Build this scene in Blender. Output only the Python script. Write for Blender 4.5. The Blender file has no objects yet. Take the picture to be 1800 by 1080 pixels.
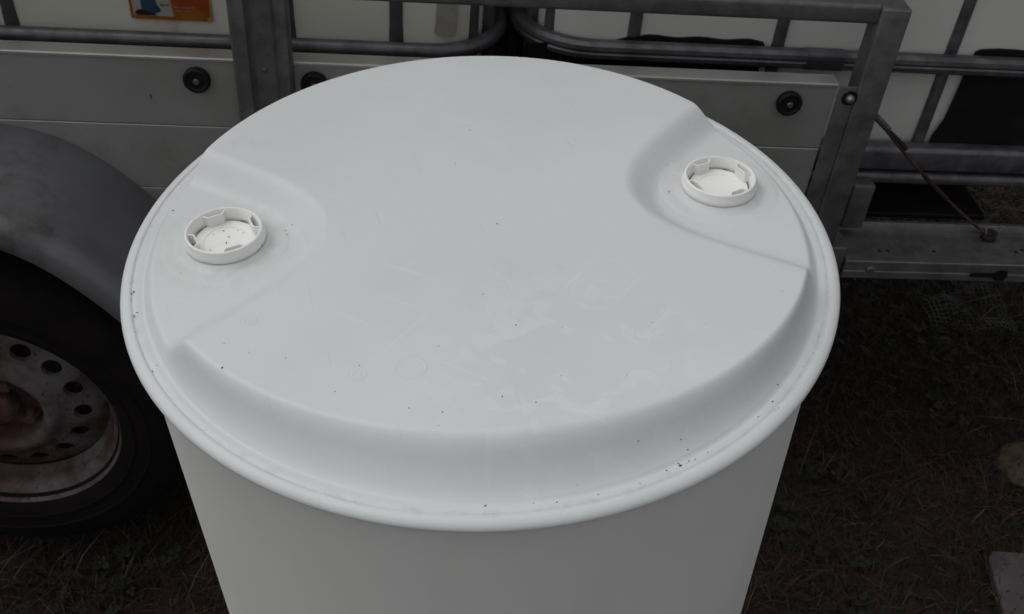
import bpy, bmesh, math, random
import numpy as np
from mathutils import Vector, Matrix, noise
random.seed(7); rng = np.random.default_rng(7)
sc = bpy.context.scene
col = sc.collection
PI = math.pi

# ------------------------------------------------------------------ camera
MR = [[0.996808249635209, 0.023319455404333313, 0.07635127018482452],
      [-0.042696631317473185, -0.6523869521227688, 0.756682405223026],
      [0.06745599405042173, -0.7575272059138268, -0.649309033640423]]
CAM = Vector((-0.03917744, -0.67846429, 1.44348268))
cam = bpy.data.cameras.new('camera'); camo = bpy.data.objects.new('camera', cam); col.objects.link(camo)
cam.sensor_width = 36; cam.lens = 36.0; cam.clip_start = .02; cam.clip_end = 2000
cam.dof.use_dof = True; cam.dof.focus_distance = .84; cam.dof.aperture_fstop = 20
mw = Matrix(((MR[0][0], -MR[0][1], -MR[0][2], CAM.x), (MR[1][0], -MR[1][1], -MR[1][2], CAM.y),
             (MR[2][0], -MR[2][1], -MR[2][2], CAM.z), (0, 0, 0, 1)))
camo.matrix_world = mw
sc.camera = camo

# ------------------------------------------------------------------ light (overcast)
SUN_EL, SUN_AZ = 61, -68       # azimuth measured from +Y (away from camera) towards +X
EXPOSURE = 0.15
w = bpy.data.worlds.new('World'); sc.world = w; w.use_nodes = True
nt = w.node_tree; nt.nodes.clear()
out = nt.nodes.new('ShaderNodeOutputWorld'); bg = nt.nodes.new('ShaderNodeBackground')
sky = nt.nodes.new('ShaderNodeTexSky'); sky.sky_type = 'NISHITA'; sky.sun_disc = False
sky.sun_elevation = math.radians(SUN_EL); sky.sun_rotation = math.radians(SUN_AZ)
sky.dust_density = 4; sky.air_density = 1.2; sky.ozone_density = 1
hs = nt.nodes.new('ShaderNodeHueSaturation'); hs.inputs['Saturation'].default_value = .12
nt.links.new(sky.outputs[0], hs.inputs['Color']); nt.links.new(hs.outputs[0], bg.inputs['Color'])
bg.inputs['Strength'].default_value = .087
nt.links.new(bg.outputs[0], out.inputs[0])
sl = bpy.data.lights.new('sun', 'SUN'); sl.energy = .42; sl.angle = math.radians(110); sl.color = (1, .98, .94)
so = bpy.data.objects.new('sun', sl); col.objects.link(so)
el, az = math.radians(SUN_EL), math.radians(SUN_AZ)
sd = Vector((math.sin(az)*math.cos(el), math.cos(az)*math.cos(el), math.sin(el)))
so.rotation_euler = sd.to_track_quat('Z', 'Y').to_euler(); so.location = sd*8
sc.view_settings.view_transform = 'Standard'; sc.view_settings.look = 'None'
sc.view_settings.exposure = EXPOSURE; sc.view_settings.gamma = 1; sc.view_settings.use_curve_mapping = False

# ------------------------------------------------------------------ materials
def mat(name, base, rough=.5, metal=0., var=None, vscale=8., bump=0., bscale=60., rvar=0., detail=4., spec=.5, coords='Object',
        stain=None, sscale=3., sfac=(.55, .75), sss=0., speck=None, spscale=200., spfac=(.68, .72)):
    m = bpy.data.materials.new(name); m.use_nodes = True
    t = m.node_tree; N = t.nodes; L = t.links
    b = N['Principled BSDF']
    b.inputs['Roughness'].default_value = rough; b.inputs['Metallic'].default_value = metal
    b.inputs['Specular IOR Level'].default_value = spec
    b.inputs['Base Color'].default_value = (*base, 1)
    if sss:
        b.inputs['Subsurface Weight'].default_value = sss; b.inputs['Subsurface Radius'].default_value = (1, .9, .8)
        b.inputs['Subsurface Scale'].default_value = .012
    tc = N.new('ShaderNodeTexCoord')
    def nz(scale, det=detail, rgh=.6):
        n = N.new('ShaderNodeTexNoise'); n.inputs['Scale'].default_value = scale; n.inputs['Detail'].default_value = det
        n.inputs['Roughness'].default_value = rgh; L.new(tc.outputs[coords], n.inputs['Vector']); return n.outputs['Fac']
    def ramp(src, a, c):
        r = N.new('ShaderNodeMapRange'); r.interpolation_type = 'SMOOTHSTEP'; r.inputs['From Min'].default_value = a; r.inputs['From Max'].default_value = c
        L.new(src, r.inputs['Value']); return r.outputs[0]
    cur = None
    def mix(fac, a, bcol):
        x = N.new('ShaderNodeMix'); x.data_type = 'RGBA'
        L.new(fac, x.inputs[0])
        if a is None: x.inputs[6].default_value = (*base, 1)
        else: L.new(a, x.inputs[6])
        x.inputs[7].default_value = (*bcol, 1); return x.outputs[2]
    if var is not None: cur = mix(ramp(nz(vscale), .35, .68), cur, var)
    if stain is not None: cur = mix(ramp(nz(sscale, 6, .7), *sfac), cur, stain)
    if speck is not None: cur = mix(ramp(nz(spscale, 1, .5), *spfac), cur, speck)
    if cur is not None: L.new(cur, b.inputs['Base Color'])
    if rvar:
        r = N.new('ShaderNodeMapRange'); r.inputs['To Min'].default_value = max(.05, rough-rvar); r.inputs['To Max'].default_value = min(1, rough+rvar)
        r.inputs['From Min'].default_value = .3; r.inputs['From Max'].default_value = .7
        L.new(nz(vscale*1.7), r.inputs['Value']); L.new(r.outputs[0], b.inputs['Roughness'])
    if bump:
        bp = N.new('ShaderNodeBump'); bp.inputs['Strength'].default_value = 1; bp.inputs['Distance'].default_value = bump
        L.new(nz(bscale, 5), bp.inputs['Height']); L.new(bp.outputs[0], b.inputs['Normal'])
    return m
M = {}
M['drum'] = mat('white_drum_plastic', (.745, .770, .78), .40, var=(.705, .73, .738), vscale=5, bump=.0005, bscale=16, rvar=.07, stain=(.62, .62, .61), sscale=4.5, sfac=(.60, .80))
def film():
    m = M['drum']; t = m.node_tree; N = t.nodes; L = t.links; b = N['Principled BSDF']
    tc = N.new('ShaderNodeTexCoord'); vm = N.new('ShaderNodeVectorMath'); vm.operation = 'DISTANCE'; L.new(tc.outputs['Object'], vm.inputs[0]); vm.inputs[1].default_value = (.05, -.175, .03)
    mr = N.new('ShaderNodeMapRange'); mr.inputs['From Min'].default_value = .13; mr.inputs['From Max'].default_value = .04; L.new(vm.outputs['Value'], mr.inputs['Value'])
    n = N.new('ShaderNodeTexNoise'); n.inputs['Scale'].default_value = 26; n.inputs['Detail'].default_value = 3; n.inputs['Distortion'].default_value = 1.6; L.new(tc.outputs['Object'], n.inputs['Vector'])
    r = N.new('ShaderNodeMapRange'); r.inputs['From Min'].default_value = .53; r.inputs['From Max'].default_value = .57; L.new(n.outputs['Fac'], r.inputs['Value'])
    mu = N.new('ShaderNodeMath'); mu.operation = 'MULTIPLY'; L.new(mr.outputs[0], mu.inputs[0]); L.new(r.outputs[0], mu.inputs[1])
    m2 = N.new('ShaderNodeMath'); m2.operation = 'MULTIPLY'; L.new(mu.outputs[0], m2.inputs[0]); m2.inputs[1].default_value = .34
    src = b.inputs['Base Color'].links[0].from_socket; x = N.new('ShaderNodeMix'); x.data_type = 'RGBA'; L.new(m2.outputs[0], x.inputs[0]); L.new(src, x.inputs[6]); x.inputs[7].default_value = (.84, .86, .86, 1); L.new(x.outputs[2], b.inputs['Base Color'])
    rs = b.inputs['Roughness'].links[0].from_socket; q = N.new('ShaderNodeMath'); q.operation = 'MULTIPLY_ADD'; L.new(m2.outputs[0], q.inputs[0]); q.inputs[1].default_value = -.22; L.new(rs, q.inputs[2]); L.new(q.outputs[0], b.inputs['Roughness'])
    # hair scratches, and a little dirt round the two caps
    for rz, sc_, th_ in ((.5, (16, 560, 16), .80), (-.9, (13, 480, 13), .81), (1.3, (20, 620, 20), .82)):
        mp = N.new('ShaderNodeMapping'); mp.inputs['Scale'].default_value = sc_; m0 = N.new('ShaderNodeMapping'); m0.inputs['Rotation'].default_value = (0, 0, rz); L.new(tc.outputs['Object'], m0.inputs['Vector']); L.new(m0.outputs[0], mp.inputs['Vector'])
        sn = N.new('ShaderNodeTexNoise'); sn.inputs['Scale'].default_value = 1; sn.inputs['Detail'].default_value = 0; L.new(mp.outputs[0], sn.inputs['Vector'])
        sr = N.new('ShaderNodeMapRange'); sr.inputs['From Min'].default_value = th_; sr.inputs['From Max'].default_value = th_+.03; sr.inputs['To Max'].default_value = .22; L.new(sn.outputs['Fac'], sr.inputs['Value'])
        src = b.inputs['Base Color'].links[0].from_socket; x = N.new('ShaderNodeMix'); x.data_type = 'RGBA'; L.new(sr.outputs[0], x.inputs[0]); L.new(src, x.inputs[6]); x.inputs[7].default_value = (.93, .93, .93, 1) if rz < 1 else (.55, .54, .52, 1); L.new(x.outputs[2], b.inputs['Base Color'])
    for cx, cy in ((-.206, -.012), (.204, .049)):
        v2 = N.new('ShaderNodeVectorMath'); v2.operation = 'DISTANCE'; L.new(tc.outputs['Object'], v2.inputs[0]); v2.inputs[1].default_value = (cx, cy, .012)
        r2 = N.new('ShaderNodeMapRange'); r2.inputs['From Min'].default_value = .064; r2.inputs['From Max'].default_value = .036; L.new(v2.outputs['Value'], r2.inputs['Value'])
        n2 = N.new('ShaderNodeTexNoise'); n2.inputs['Scale'].default_value = 34; n2.inputs['Detail'].default_value = 6; n2.inputs['Roughness'].default_value = .7; L.new(tc.outputs['Object'], n2.inputs['Vector'])
        r3 = N.new('ShaderNodeMapRange'); r3.inputs['From Min'].default_value = .45; r3.inputs['From Max'].default_value = .75; r3.inputs['To Max'].default_value = .55; L.new(n2.outputs['Fac'], r3.inputs['Value'])
        m3 = N.new('ShaderNodeMath'); m3.operation = 'MULTIPLY'; L.new(r2.outputs[0], m3.inputs[0]); L.new(r3.outputs[0], m3.inputs[1])
        src = b.inputs['Base Color'].links[0].from_socket; x = N.new('ShaderNodeMix'); x.data_type = 'RGBA'; L.new(m3.outputs[0], x.inputs[0]); L.new(src, x.inputs[6]); x.inputs[7].default_value = (.52, .49, .44, 1); L.new(x.outputs[2], b.inputs['Base Color'])
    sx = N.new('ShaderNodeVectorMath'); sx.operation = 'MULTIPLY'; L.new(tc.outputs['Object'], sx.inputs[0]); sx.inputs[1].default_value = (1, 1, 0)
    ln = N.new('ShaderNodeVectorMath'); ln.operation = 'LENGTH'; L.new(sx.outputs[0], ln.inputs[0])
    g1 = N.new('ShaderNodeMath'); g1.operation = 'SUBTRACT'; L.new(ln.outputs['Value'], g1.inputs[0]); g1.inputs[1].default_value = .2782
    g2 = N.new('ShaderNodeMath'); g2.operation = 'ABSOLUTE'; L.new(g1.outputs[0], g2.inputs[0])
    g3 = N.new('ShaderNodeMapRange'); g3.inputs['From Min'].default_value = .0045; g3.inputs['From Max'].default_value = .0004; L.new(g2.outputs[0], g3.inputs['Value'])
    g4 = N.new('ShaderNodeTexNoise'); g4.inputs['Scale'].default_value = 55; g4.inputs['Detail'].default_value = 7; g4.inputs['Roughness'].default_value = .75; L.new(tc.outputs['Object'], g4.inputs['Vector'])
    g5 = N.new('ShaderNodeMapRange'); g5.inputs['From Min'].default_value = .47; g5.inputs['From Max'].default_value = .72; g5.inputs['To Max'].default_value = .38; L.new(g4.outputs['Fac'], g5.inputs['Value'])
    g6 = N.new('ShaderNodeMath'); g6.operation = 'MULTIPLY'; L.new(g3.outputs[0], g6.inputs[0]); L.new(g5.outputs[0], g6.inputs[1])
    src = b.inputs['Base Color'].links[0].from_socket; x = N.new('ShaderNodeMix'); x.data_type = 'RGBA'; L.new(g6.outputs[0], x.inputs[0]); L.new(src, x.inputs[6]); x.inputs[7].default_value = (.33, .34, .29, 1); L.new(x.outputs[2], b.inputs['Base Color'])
    bo = b.inputs['Normal'].links[0].from_node; b2 = N.new('ShaderNodeBump'); b2.inputs['Distance'].default_value = .00007; L.new(mu.outputs[0], b2.inputs['Height']); L.new(bo.outputs[0], b2.inputs['Normal']); L.new(b2.outputs[0], b.inputs['Normal'])
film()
def thin_plastic(m, fac, colr):
    # hollow moulded shell: part of the light passes through the wall
    t = m.node_tree; N = t.nodes; L = t.links; b = N['Principled BSDF']; o = N['Material Output']
    tr_ = N.new('ShaderNodeBsdfTranslucent'); tr_.inputs['Color'].default_value = (*colr, 1); mx = N.new('ShaderNodeMixShader'); mx.inputs[0].default_value = fac
    L.new(b.outputs[0], mx.inputs[1]); L.new(tr_.outputs[0], mx.inputs[2]); L.new(mx.outputs[0], o.inputs['Surface'])
thin_plastic(M['drum'], .15, (.86, .88, .86))
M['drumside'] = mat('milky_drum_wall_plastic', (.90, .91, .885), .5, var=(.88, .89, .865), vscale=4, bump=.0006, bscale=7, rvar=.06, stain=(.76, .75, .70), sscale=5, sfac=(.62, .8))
def streaks(m, colr, sc_, lo, hi, amt):
    t = m.node_tree; N = t.nodes; L = t.links; b = N['Principled BSDF']; tc = N.new('ShaderNodeTexCoord'); mp = N.new('ShaderNodeMapping'); mp.inputs['Scale'].default_value = sc_; L.new(tc.outputs['Object'], mp.inputs['Vector'])
    n = N.new('ShaderNodeTexNoise'); n.inputs['Scale'].default_value = 1; n.inputs['Detail'].default_value = 5; L.new(mp.outputs[0], n.inputs['Vector'])
    r = N.new('ShaderNodeMapRange'); r.inputs['From Min'].default_value = lo; r.inputs['From Max'].default_value = hi; r.inputs['To Max'].default_value = amt; L.new(n.outputs['Fac'], r.inputs['Value'])
    src = b.inputs['Base Color'].links[0].from_socket; x = N.new('ShaderNodeMix'); x.data_type = 'RGBA'; L.new(r.outputs[0], x.inputs[0]); L.new(src, x.inputs[6]); x.inputs[7].default_value = (*colr, 1); L.new(x.outputs[2], b.inputs['Base Color'])
streaks(M['drumside'], (.70, .69, .64), (26, 26, 3.2), .52, .78, .18)
thin_plastic(M['drumside'], .16, (.92, .94, .90))
M['cap'] = mat('white_cap_plastic', (.87, .87, .86), .42, var=(.85, .85, .83), vscale=40, bump=.0002, bscale=200, sss=.1)
M['alu'] = mat('brushed_aluminium_sheet', (.345, .348, .34), .52, .45, var=(.31, .312, .303), vscale=5, bump=.0003, bscale=90, rvar=.08, stain=(.235, .225, .21), sscale=4, sfac=(.5, .75))
M['alu_lit'] = mat('lit_aluminium_edge', (.5, .5, .48), .35, .6, var=(.42, .42, .39), vscale=9, bump=.0002, bscale=90)  # lighter copy of the sheet: light caught on plank edges, put into colour
M['galv'] = mat('galvanised_steel', (.175, .172, .172), .5, .6, var=(.12, .118, .12), vscale=28, bump=.0004, bscale=120, rvar=.12, stain=(.09, .08, .08), sscale=6)
M['cage'] = mat('dull_cage_steel', (.17, .163, .175), .42, .6, var=(.10, .095, .105), vscale=30, bump=.0003, bscale=150, rvar=.12)
M['guard'] = mat('grey_mudguard_steel', (.16, .162, .172), .5, .35, var=(.135, .136, .146), vscale=7, bump=.0003, bscale=60, rvar=.1, stain=(.06, .055, .055), sscale=4)
M['black'] = mat('black_rubber', (.007, .0055, .006), .6, spec=.25, var=(.011, .009, .009), vscale=20, bump=.0006, bscale=90)
M['tyre'] = mat('worn_tyre_rubber', (.006, .0045, .005), .85, spec=.15, var=(.009, .0065, .007), vscale=15, bump=.0005, bscale=120, stain=(.035, .022, .02), sscale=9, sfac=(.6, .8))
M['rim'] = mat('rusty_wheel_steel', (.125, .116, .117), .65, .1, var=(.088, .074, .076), vscale=13, bump=.0006, bscale=110, stain=(.052, .017, .017), sscale=8, sfac=(.42, .62), speck=(.035, .014, .012), spscale=110, spfac=(.66, .74))
M['barrel'] = mat('shaded_rusty_barrel', (.012, .006, .006), .9)  # rust taken nearly to black: shade behind the wheel holes painted in
M['rust'] = mat('rusted_hub_steel', (.07, .03, .027), .8, .1, var=(.14, .07, .06), vscale=30, bump=.0015, bscale=90, stain=(.03, .012, .014), sscale=20, sfac=(.4, .6))
M['bottle'] = mat('cream_tank_plastic', (.71, .70, .63), .42, var=(.67, .655, .585), vscale=5, bump=.0006, bscale=6, rvar=.08, stain=(.26, .23, .19), sscale=3.2, sfac=(.6, .8))
M['bottle2'] = mat('white_tank_plastic', (.71, .705, .68), .42, var=(.675, .665, .64), vscale=5, bump=.0006, bscale=6, rvar=.08)
M['screw'] = mat('bright_screw_steel', (.26, .25, .24), .42, .8)
M['cable'] = mat('plastic_coated_cable', (.075, .055, .055), .5, .2, var=(.045, .02, .02), vscale=40)
M['redcord'] = mat('dull_red_cord', (.035, .012, .014), .8, var=(.02, .009, .011), vscale=60, bump=.001, bscale=200)
M['soil'] = mat('dark_soil', (.015, .008, .008), .95, var=(.024, .011, .011), vscale=9, bump=.006, bscale=40, stain=(.010, .012, .007), sscale=3)
M['sand'] = mat('pale_stone', (.09, .067, .04), .95, var=(.045, .034, .022), vscale=25, bump=.003, bscale=60, coords='Object')
M['slab'] = mat('grey_pink_board', (.085, .068, .07), .8, var=(.06, .05, .052), vscale=14, bump=.001, bscale=60, stain=(.035, .03, .03), sscale=9, sfac=(.55, .7))
M['net'] = mat('pale_green_netting', (.05, .062, .052), .7)
M['speck'] = mat('dark_grit', (.06, .04, .025), .8, var=(.16, .13, .09), vscale=60)
M['grime'] = mat('brown_grime', (.50, .47, .40), .9, var=(.16, .13, .09), vscale=120)
M['under'] = mat('trailer_floor_plywood', (.03, .024, .02), .8, var=(.02, .017, .015), vscale=6)

def label_mat():
    m = mat('orange_label_print', (.42, .14, .015), .45)
    t = m.node_tree; N = t.nodes; L = t.links; b = N['Principled BSDF']
    tc = N.new('ShaderNodeTexCoord'); g = N.new('ShaderNodeTexNoise'); g.inputs['Scale'].default_value = 38; g.inputs['Detail'].default_value = 1
    L.new(tc.outputs['Object'], g.inputs['Vector']); r = N.new('ShaderNodeValToRGB')
    r.color_ramp.elements[0].position = .38; r.color_ramp.elements[0].color = (.30, .05, .01, 1)
    r.color_ramp.elements[1].position = .62; r.color_ramp.elements[1].color = (.33, .14, .01, 1)
    L.new(g.outputs['Fac'], r.inputs[0]); L.new(r.outputs[0], b.inputs['Base Color']); return m
M['label'] = label_mat()
M['tick'] = mat('dark_scratch', (.02, .02, .02), .9)
M['lwhite'] = mat('label_white_print', (.36, .37, .34), .45)
M['lblue'] = mat('label_blue_print', (.03, .075, .13), .45, var=(.02, .05, .09), vscale=60)
M['ldark'] = mat('label_maroon_print', (.03, .008, .012), .45)
M['lbrown'] = mat('label_brown_print', (.30, .13, .06), .45)
M['ltext'] = mat('label_pale_text', (.48, .25, .15), .45)
M['lyel'] = mat('label_yellow_edge', (.46, .27, .02), .45)

# ------------------------------------------------------------------ helpers
def link(name, me, m=None, parent=None, smooth=True, loc=None):
    o = bpy.data.objects.new(name, me); col.objects.link(o)
    if m is not None and not me.materials: me.materials.append(m)
    if parent: o.parent = parent
    if loc is not None: o.location = loc
    if smooth and len(me.polygons): me.polygons.foreach_set('use_smooth', [True]*len(me.polygons))
    return o
def mesh(name, v, f):
    me = bpy.data.meshes.new(name); me.from_pydata([tuple(p) for p in v], [], [tuple(q) for q in f]); me.validate(); me.update(); return me
def tag(o, label=None, cat=None, group=None, kind=None):
    if label: o['label'] = label
    if cat: o['category'] = cat
    if group: o['group'] = group
    if kind: o['kind'] = kind
    return o
def empty(name, loc=(0, 0, 0), rot=None):
    o = bpy.data.objects.new(name, None); col.objects.link(o); o.location = loc; o.empty_display_size = .1
    return o
def sharp(o, deg=35):
    me = o.data; bm = bmesh.new(); bm.from_mesh(me); a = math.radians(deg)
    for e in bm.edges:
        if len(e.link_faces) == 2 and e.calc_face_angle(0) > a: e.smooth = False
    bm.to_mesh(me); bm.free(); return o
def bx_bm(bm, lo, hi, bev=0., seg=2):
    r = bmesh.ops.create_cube(bm, size=1); vs = r['verts']
    c = [(a+b)/2 for a, b in zip(lo, hi)]; s = [b-a for a, b in zip(lo, hi)]
    for v in vs: v.co = Vector((c[0]+v.co.x*s[0], c[1]+v.co.y*s[1], c[2]+v.co.z*s[2]))
    if bev:
        es = list({e for v in vs for e in v.link_edges})
        bmesh.ops.bevel(bm, geom=es, offset=bev, segments=seg, profile=.5, affect='EDGES')
def box(name, lo, hi, m, parent=None, bev=.002, seg=2, origin=None):
    bm = bmesh.new(); bx_bm(bm, lo, hi, bev, seg)
    me = bpy.data.meshes.new(name); bm.to_mesh(me); bm.free()
    return sharp(link(name, me, m, parent), 50)
def frames(path, closed=False):
    P = [Vector(p) for p in path]; n = len(P); T = []
    for i in range(n):
        a = P[(i-1) % n] if (closed or i > 0) else P[0]; b = P[(i+1) % n] if (closed or i < n-1) else P[-1]
        T.append((b-a).normalized())
    return P, T
def sweep_vf(prof, path, up=(0, 0, 1), cap=True, closed=False, scale=None):
    P, T = frames(path, closed); up = Vector(up); v = []; f = []; k = len(prof)
    for i, (p, t) in enumerate(zip(P, T)):
        s = t.cross(up)
        if s.length < 1e-4: s = t.cross(Vector((1, 0, 0)))
        s.normalize(); u = s.cross(t).normalized(); q = scale[i] if scale else 1
        for a, b in prof: v.append(p+s*a*q+u*b*q)
    n = len(P)
    for i in range(n if closed else n-1):
        j = (i+1) % n
        for c in range(k):
            d = (c+1) % k; f.append((i*k+c, i*k+d, j*k+d, j*k+c))
    if cap and not closed:
        f.append(tuple(range(k))[::-1]); f.append(tuple((n-1)*k+c for c in range(k)))
    return v, f
def circ(r, n=14, ry=None): return [(r*math.cos(2*PI*i/n), (ry or r)*math.sin(2*PI*i/n)) for i in range(n)]
def sweep(name, prof, path, m, parent=None, up=(0, 0, 1), sh=40, **k):
    v, f = sweep_vf(prof, path, up, **k); me = mesh(name, v, f)
    bm = bmesh.new(); bm.from_mesh(me); bmesh.ops.recalc_face_normals(bm, faces=bm.faces); bm.to_mesh(me); bm.free()
    return sharp(link(name, me, m, parent), sh)
def lathe_vf(prof, n=64, axis='z', a0=0, a1=2*PI):
    full = abs(a1-a0-2*PI) < 1e-6; v = []; f = []; k = len(prof); cnt = n if full else n+1
    for i in range(cnt):
        a = a0+(a1-a0)*i/n; c, s = math.cos(a), math.sin(a)
        for r, z in prof: v.append((r*c, r*s, z) if axis == 'z' else (r*c, z, r*s))
    for i in range(n):
        j = (i+1) % cnt
        for q in range(k-1): f.append((i*k+q, j*k+q, j*k+q+1, i*k+q+1))
    return v, f
def lathe(name, prof, m, parent=None, n=64, axis='z', loc=None, sh=40):
    v, f = lathe_vf(prof, n, axis); me = mesh(name, v, f)
    bm = bmesh.new(); bm.from_mesh(me); bmesh.ops.remove_doubles(bm, verts=bm.verts, dist=1e-6); bmesh.ops.recalc_face_normals(bm, faces=bm.faces); bm.to_mesh(me); bm.free()
    return sharp(link(name, me, m, parent, loc=loc), sh)
def rect(a, b): return [(-a, -b), (a, -b), (a, b), (-a, b)]
def rrect(a, b, r, n=4):
    p = []
    for cx, cy, s in ((a-r, -b+r, -PI/2), (a-r, b-r, 0), (-a+r, b-r, PI/2), (-a+r, -b+r, PI)):
        for i in range(n+1): t = s+PI/2*i/n; p.append((cx+r*math.cos(t), cy+r*math.sin(t)))
    return p
def smooth(a, b, x):
    t = np.clip((x-a)/(b-a), 0, 1); return t*t*(3-2*t)

# ------------------------------------------------------------------ ground
def ground_h(x, y): return 0.012*math.sin(x*3.1+.5)*math.sin(y*2.7+1.2)
def make_ground():
    xs = np.r_[-600, -60, -12, np.linspace(-4, 5, 91), 14, 60, 600]; ys = np.r_[-600, -60, -12, np.linspace(-4, 6, 101), 14, 60, 600]
    v = []; f = []
    for y in ys:
        for x in xs:
            k = 1 if abs(x) < 6 and abs(y) < 7 else 0
            v.append((x, y, k*(ground_h(x, y)+.010*noise.noise(Vector((x*9, y*9, 0))))-.012))
    n = len(xs)
    for j in range(len(ys)-1):
        for i in range(n-1): f.append((j*n+i, j*n+i+1, (j+1)*n+i+1, (j+1)*n+i))
    return tag(link('ground', mesh('ground', v, f), M['soil']), kind='structure')
make_ground()

def grass_mat(name):
    m = bpy.data.materials.new(name); m.use_nodes = True; t = m.node_tree; b = t.nodes['Principled BSDF']
    a = t.nodes.new('ShaderNodeAttribute'); a.attribute_name = 'tint'; a.attribute_type = 'GEOMETRY'
    t.links.new(a.outputs['Color'], b.inputs['Base Color']); b.inputs['Roughness'].default_value = .7
    b.inputs['Specular IOR Level'].default_value = .3
    return m
M['grass'] = grass_mat('grass_blades')
PAL = np.array([(.021, .024, .010), (.015, .020, .009), (.046, .026, .018), (.046, .018, .017), (.045, .033, .022), (.011, .014, .008)])
def blade_field(name, n, xr, yr, hmin, hmax, wid, lean, pal, wts, thin=None, kind='stuff'):
    x = rng.uniform(*xr, n); y = rng.uniform(*yr, n)
    if thin is not None:
        k = thin(x, y); x = x[k]; y = y[k]; n = len(x)
    h = rng.uniform(hmin, hmax, n)*rng.uniform(.6, 1, n); a = rng.uniform(0, 2*PI, n); ln = rng.uniform(.1, lean, n)
    z0 = .012*np.sin(x*3.1+.5)*np.sin(y*2.7+1.2)-.016
    dx, dy = np.cos(a), np.sin(a); b = rng.uniform(0, 2*PI, n); wx, wy = np.cos(b)*wid, np.sin(b)*wid
    V = np.zeros((n, 7, 3)); T = [0, .4, .75, 1.0]
    cl = rng.normal(0, .25, n)
    for i, t in enumerate(T):
        px = x+dx*ln*h*t**1.7-dy*cl*h*t*t; py = y+dy*ln*h*t**1.7+dx*cl*h*t*t; pz = z0+h*(t-.35*ln*t*t*.8); s = 1-.55*t
        if i < 3:
            V[:, 2*i] = np.stack([px-wx*s, py-wy*s, pz], 1); V[:, 2*i+1] = np.stack([px+wx*s, py+wy*s, pz], 1)
        else: V[:, 6] = np.stack([px, py, pz], 1)
    F = np.array([[0, 1, 3], [0, 3, 2], [2, 3, 5], [2, 5, 4], [4, 5, 6]])
    FF = (F[None]+7*np.arange(n)[:, None, None]).reshape(-1, 3)
    me = bpy.data.meshes.new(name); me.vertices.add(7*n); me.vertices.foreach_set('co', V.reshape(-1).astype('f4'))
    me.loops.add(FF.size); me.loops.foreach_set('vertex_index', FF.reshape(-1).astype('i4'))
    me.polygons.add(len(FF)); me.polygons.foreach_set('loop_start', np.arange(0, FF.size, 3, dtype='i4'))
    me.update(calc_edges=True)
    patch = np.array([noise.noise(Vector((float(p)*2.2, float(q)*2.2, 3))) for p, q in zip(x, y)])
    W = np.array(wts, float)[None].repeat(n, 0); W[:, [0, 1, 5]] *= (1+1.4*patch[:, None]).clip(.15, 3); W[:, [2, 3, 4]] *= (1-1.4*patch[:, None]).clip(.15, 3)
    W /= W.sum(1, keepdims=True); u = rng.uniform(0, 1, n); idx = (W.cumsum(1) < u[:, None]).sum(1).clip(0, 5)
    c = pal[idx]*rng.uniform(.6, 1.8, (n, 1)); c4 = np.concatenate([c, np.ones((n, 1))], 1)
    at = me.color_attributes.new('tint', 'FLOAT_COLOR', 'POINT'); at.data.foreach_set('color', c4.repeat(7, 0).reshape(-1).astype('f4'))
    o = link(name, me, M['grass'], smooth=False); return tag(o, kind=kind)
o = blade_field('grass', 210000, (-1.4, 2.2), (-.3, 2.4), .014, .056, .0012, 1.6, PAL, (1, 1, 1.2, 1, .35, 1), thin=lambda x, y: (x > .35) | (y < .75) | (rng.uniform(0, 1, len(x)) < .3))
tag(o, 'short dark trampled grass mixed with brown dead blades around the drum and trailer', 'grass')
o = blade_field('dry_straw', 4200, (-1.5, 2.2), (-.3, 2.2), .03, .09, .0009, 3.2, np.array([(.07, .052, .038)]*2+[(.05, .032, .024)]*2+[(.09, .07, .052)]*2), (1,)*6)
tag(o, 'pale dry grass stalks lying loose over the dark turf', 'dry grass')
def clover():
    n = 3600; v = []; f = []; cols = []
    for i in range(n):
        x = random.uniform(-1.3, 2.0); y = random.uniform(-.3, 1.9)
        if noise.noise(Vector((x*3, y*3, 9))) < -.05: continue
        z = ground_h(x, y)+random.uniform(.004, .022); r = random.uniform(.004, .0085); a0 = random.uniform(0, 2*PI); tl = Vector((random.uniform(-.35, .35), random.uniform(-.35, .35), 1)).normalized()
        s = tl.orthogonal().normalized(); u = tl.cross(s); c = random.uniform(.7, 1.4); cc = (.010*c, .013*c, .008*c, 1)
        for k in range(3):
            a = a0+2*PI*k/3; cx = Vector((x, y, z))+(s*math.cos(a)+u*math.sin(a))*r*.95; b = len(v)
            for j in range(6):
                t = 2*PI*j/6; v.append(cx+(s*math.cos(t)+u*math.sin(t))*r*.8+tl*(.15*r*math.cos(2*t))); cols.append(cc)
            f.append(tuple(range(b, b+6)))
    me = mesh('clover_leaves', v, f); at = me.color_attributes.new('tint', 'FLOAT_COLOR', 'POINT'); at.data.foreach_set('color', np.array(cols, 'f4').reshape(-1))
    return tag(link('clover_leaves', me, M['grass'], smooth=False), 'tiny dull green clover leaves scattered through the grass', 'ground cover', kind='stuff')
clover()

# ------------------------------------------------------------------ drum
AX = Vector((-.06245814, -.02246402, .99779474)).normalized()
U = (Vector((1, 0, 0))-AX*AX.x).normalized(); V_ = AX.cross(U)
HR = .935
RIM0 = Vector((0, 0, HR*AX.z)); BASE = RIM0-AX*HR
drum = empty('plastic_drum'); drum.matrix_world = Matrix(((U.x, V_.x, AX.x, BASE.x), (U.y, V_.y, AX.y, BASE.y), (U.z, V_.z, AX.z, BASE.z), (0, 0, 0, 1)))
tag(drum, 'large white plastic drum with two screw caps in its moulded top, in the foreground', 'drum')
CAPS = ((math.radians(183.4), .2063, math.radians(186.3)), (math.radians(13.5), .2098, math.radians(10.0)))   # angle, radius, axis of the recess
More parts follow.
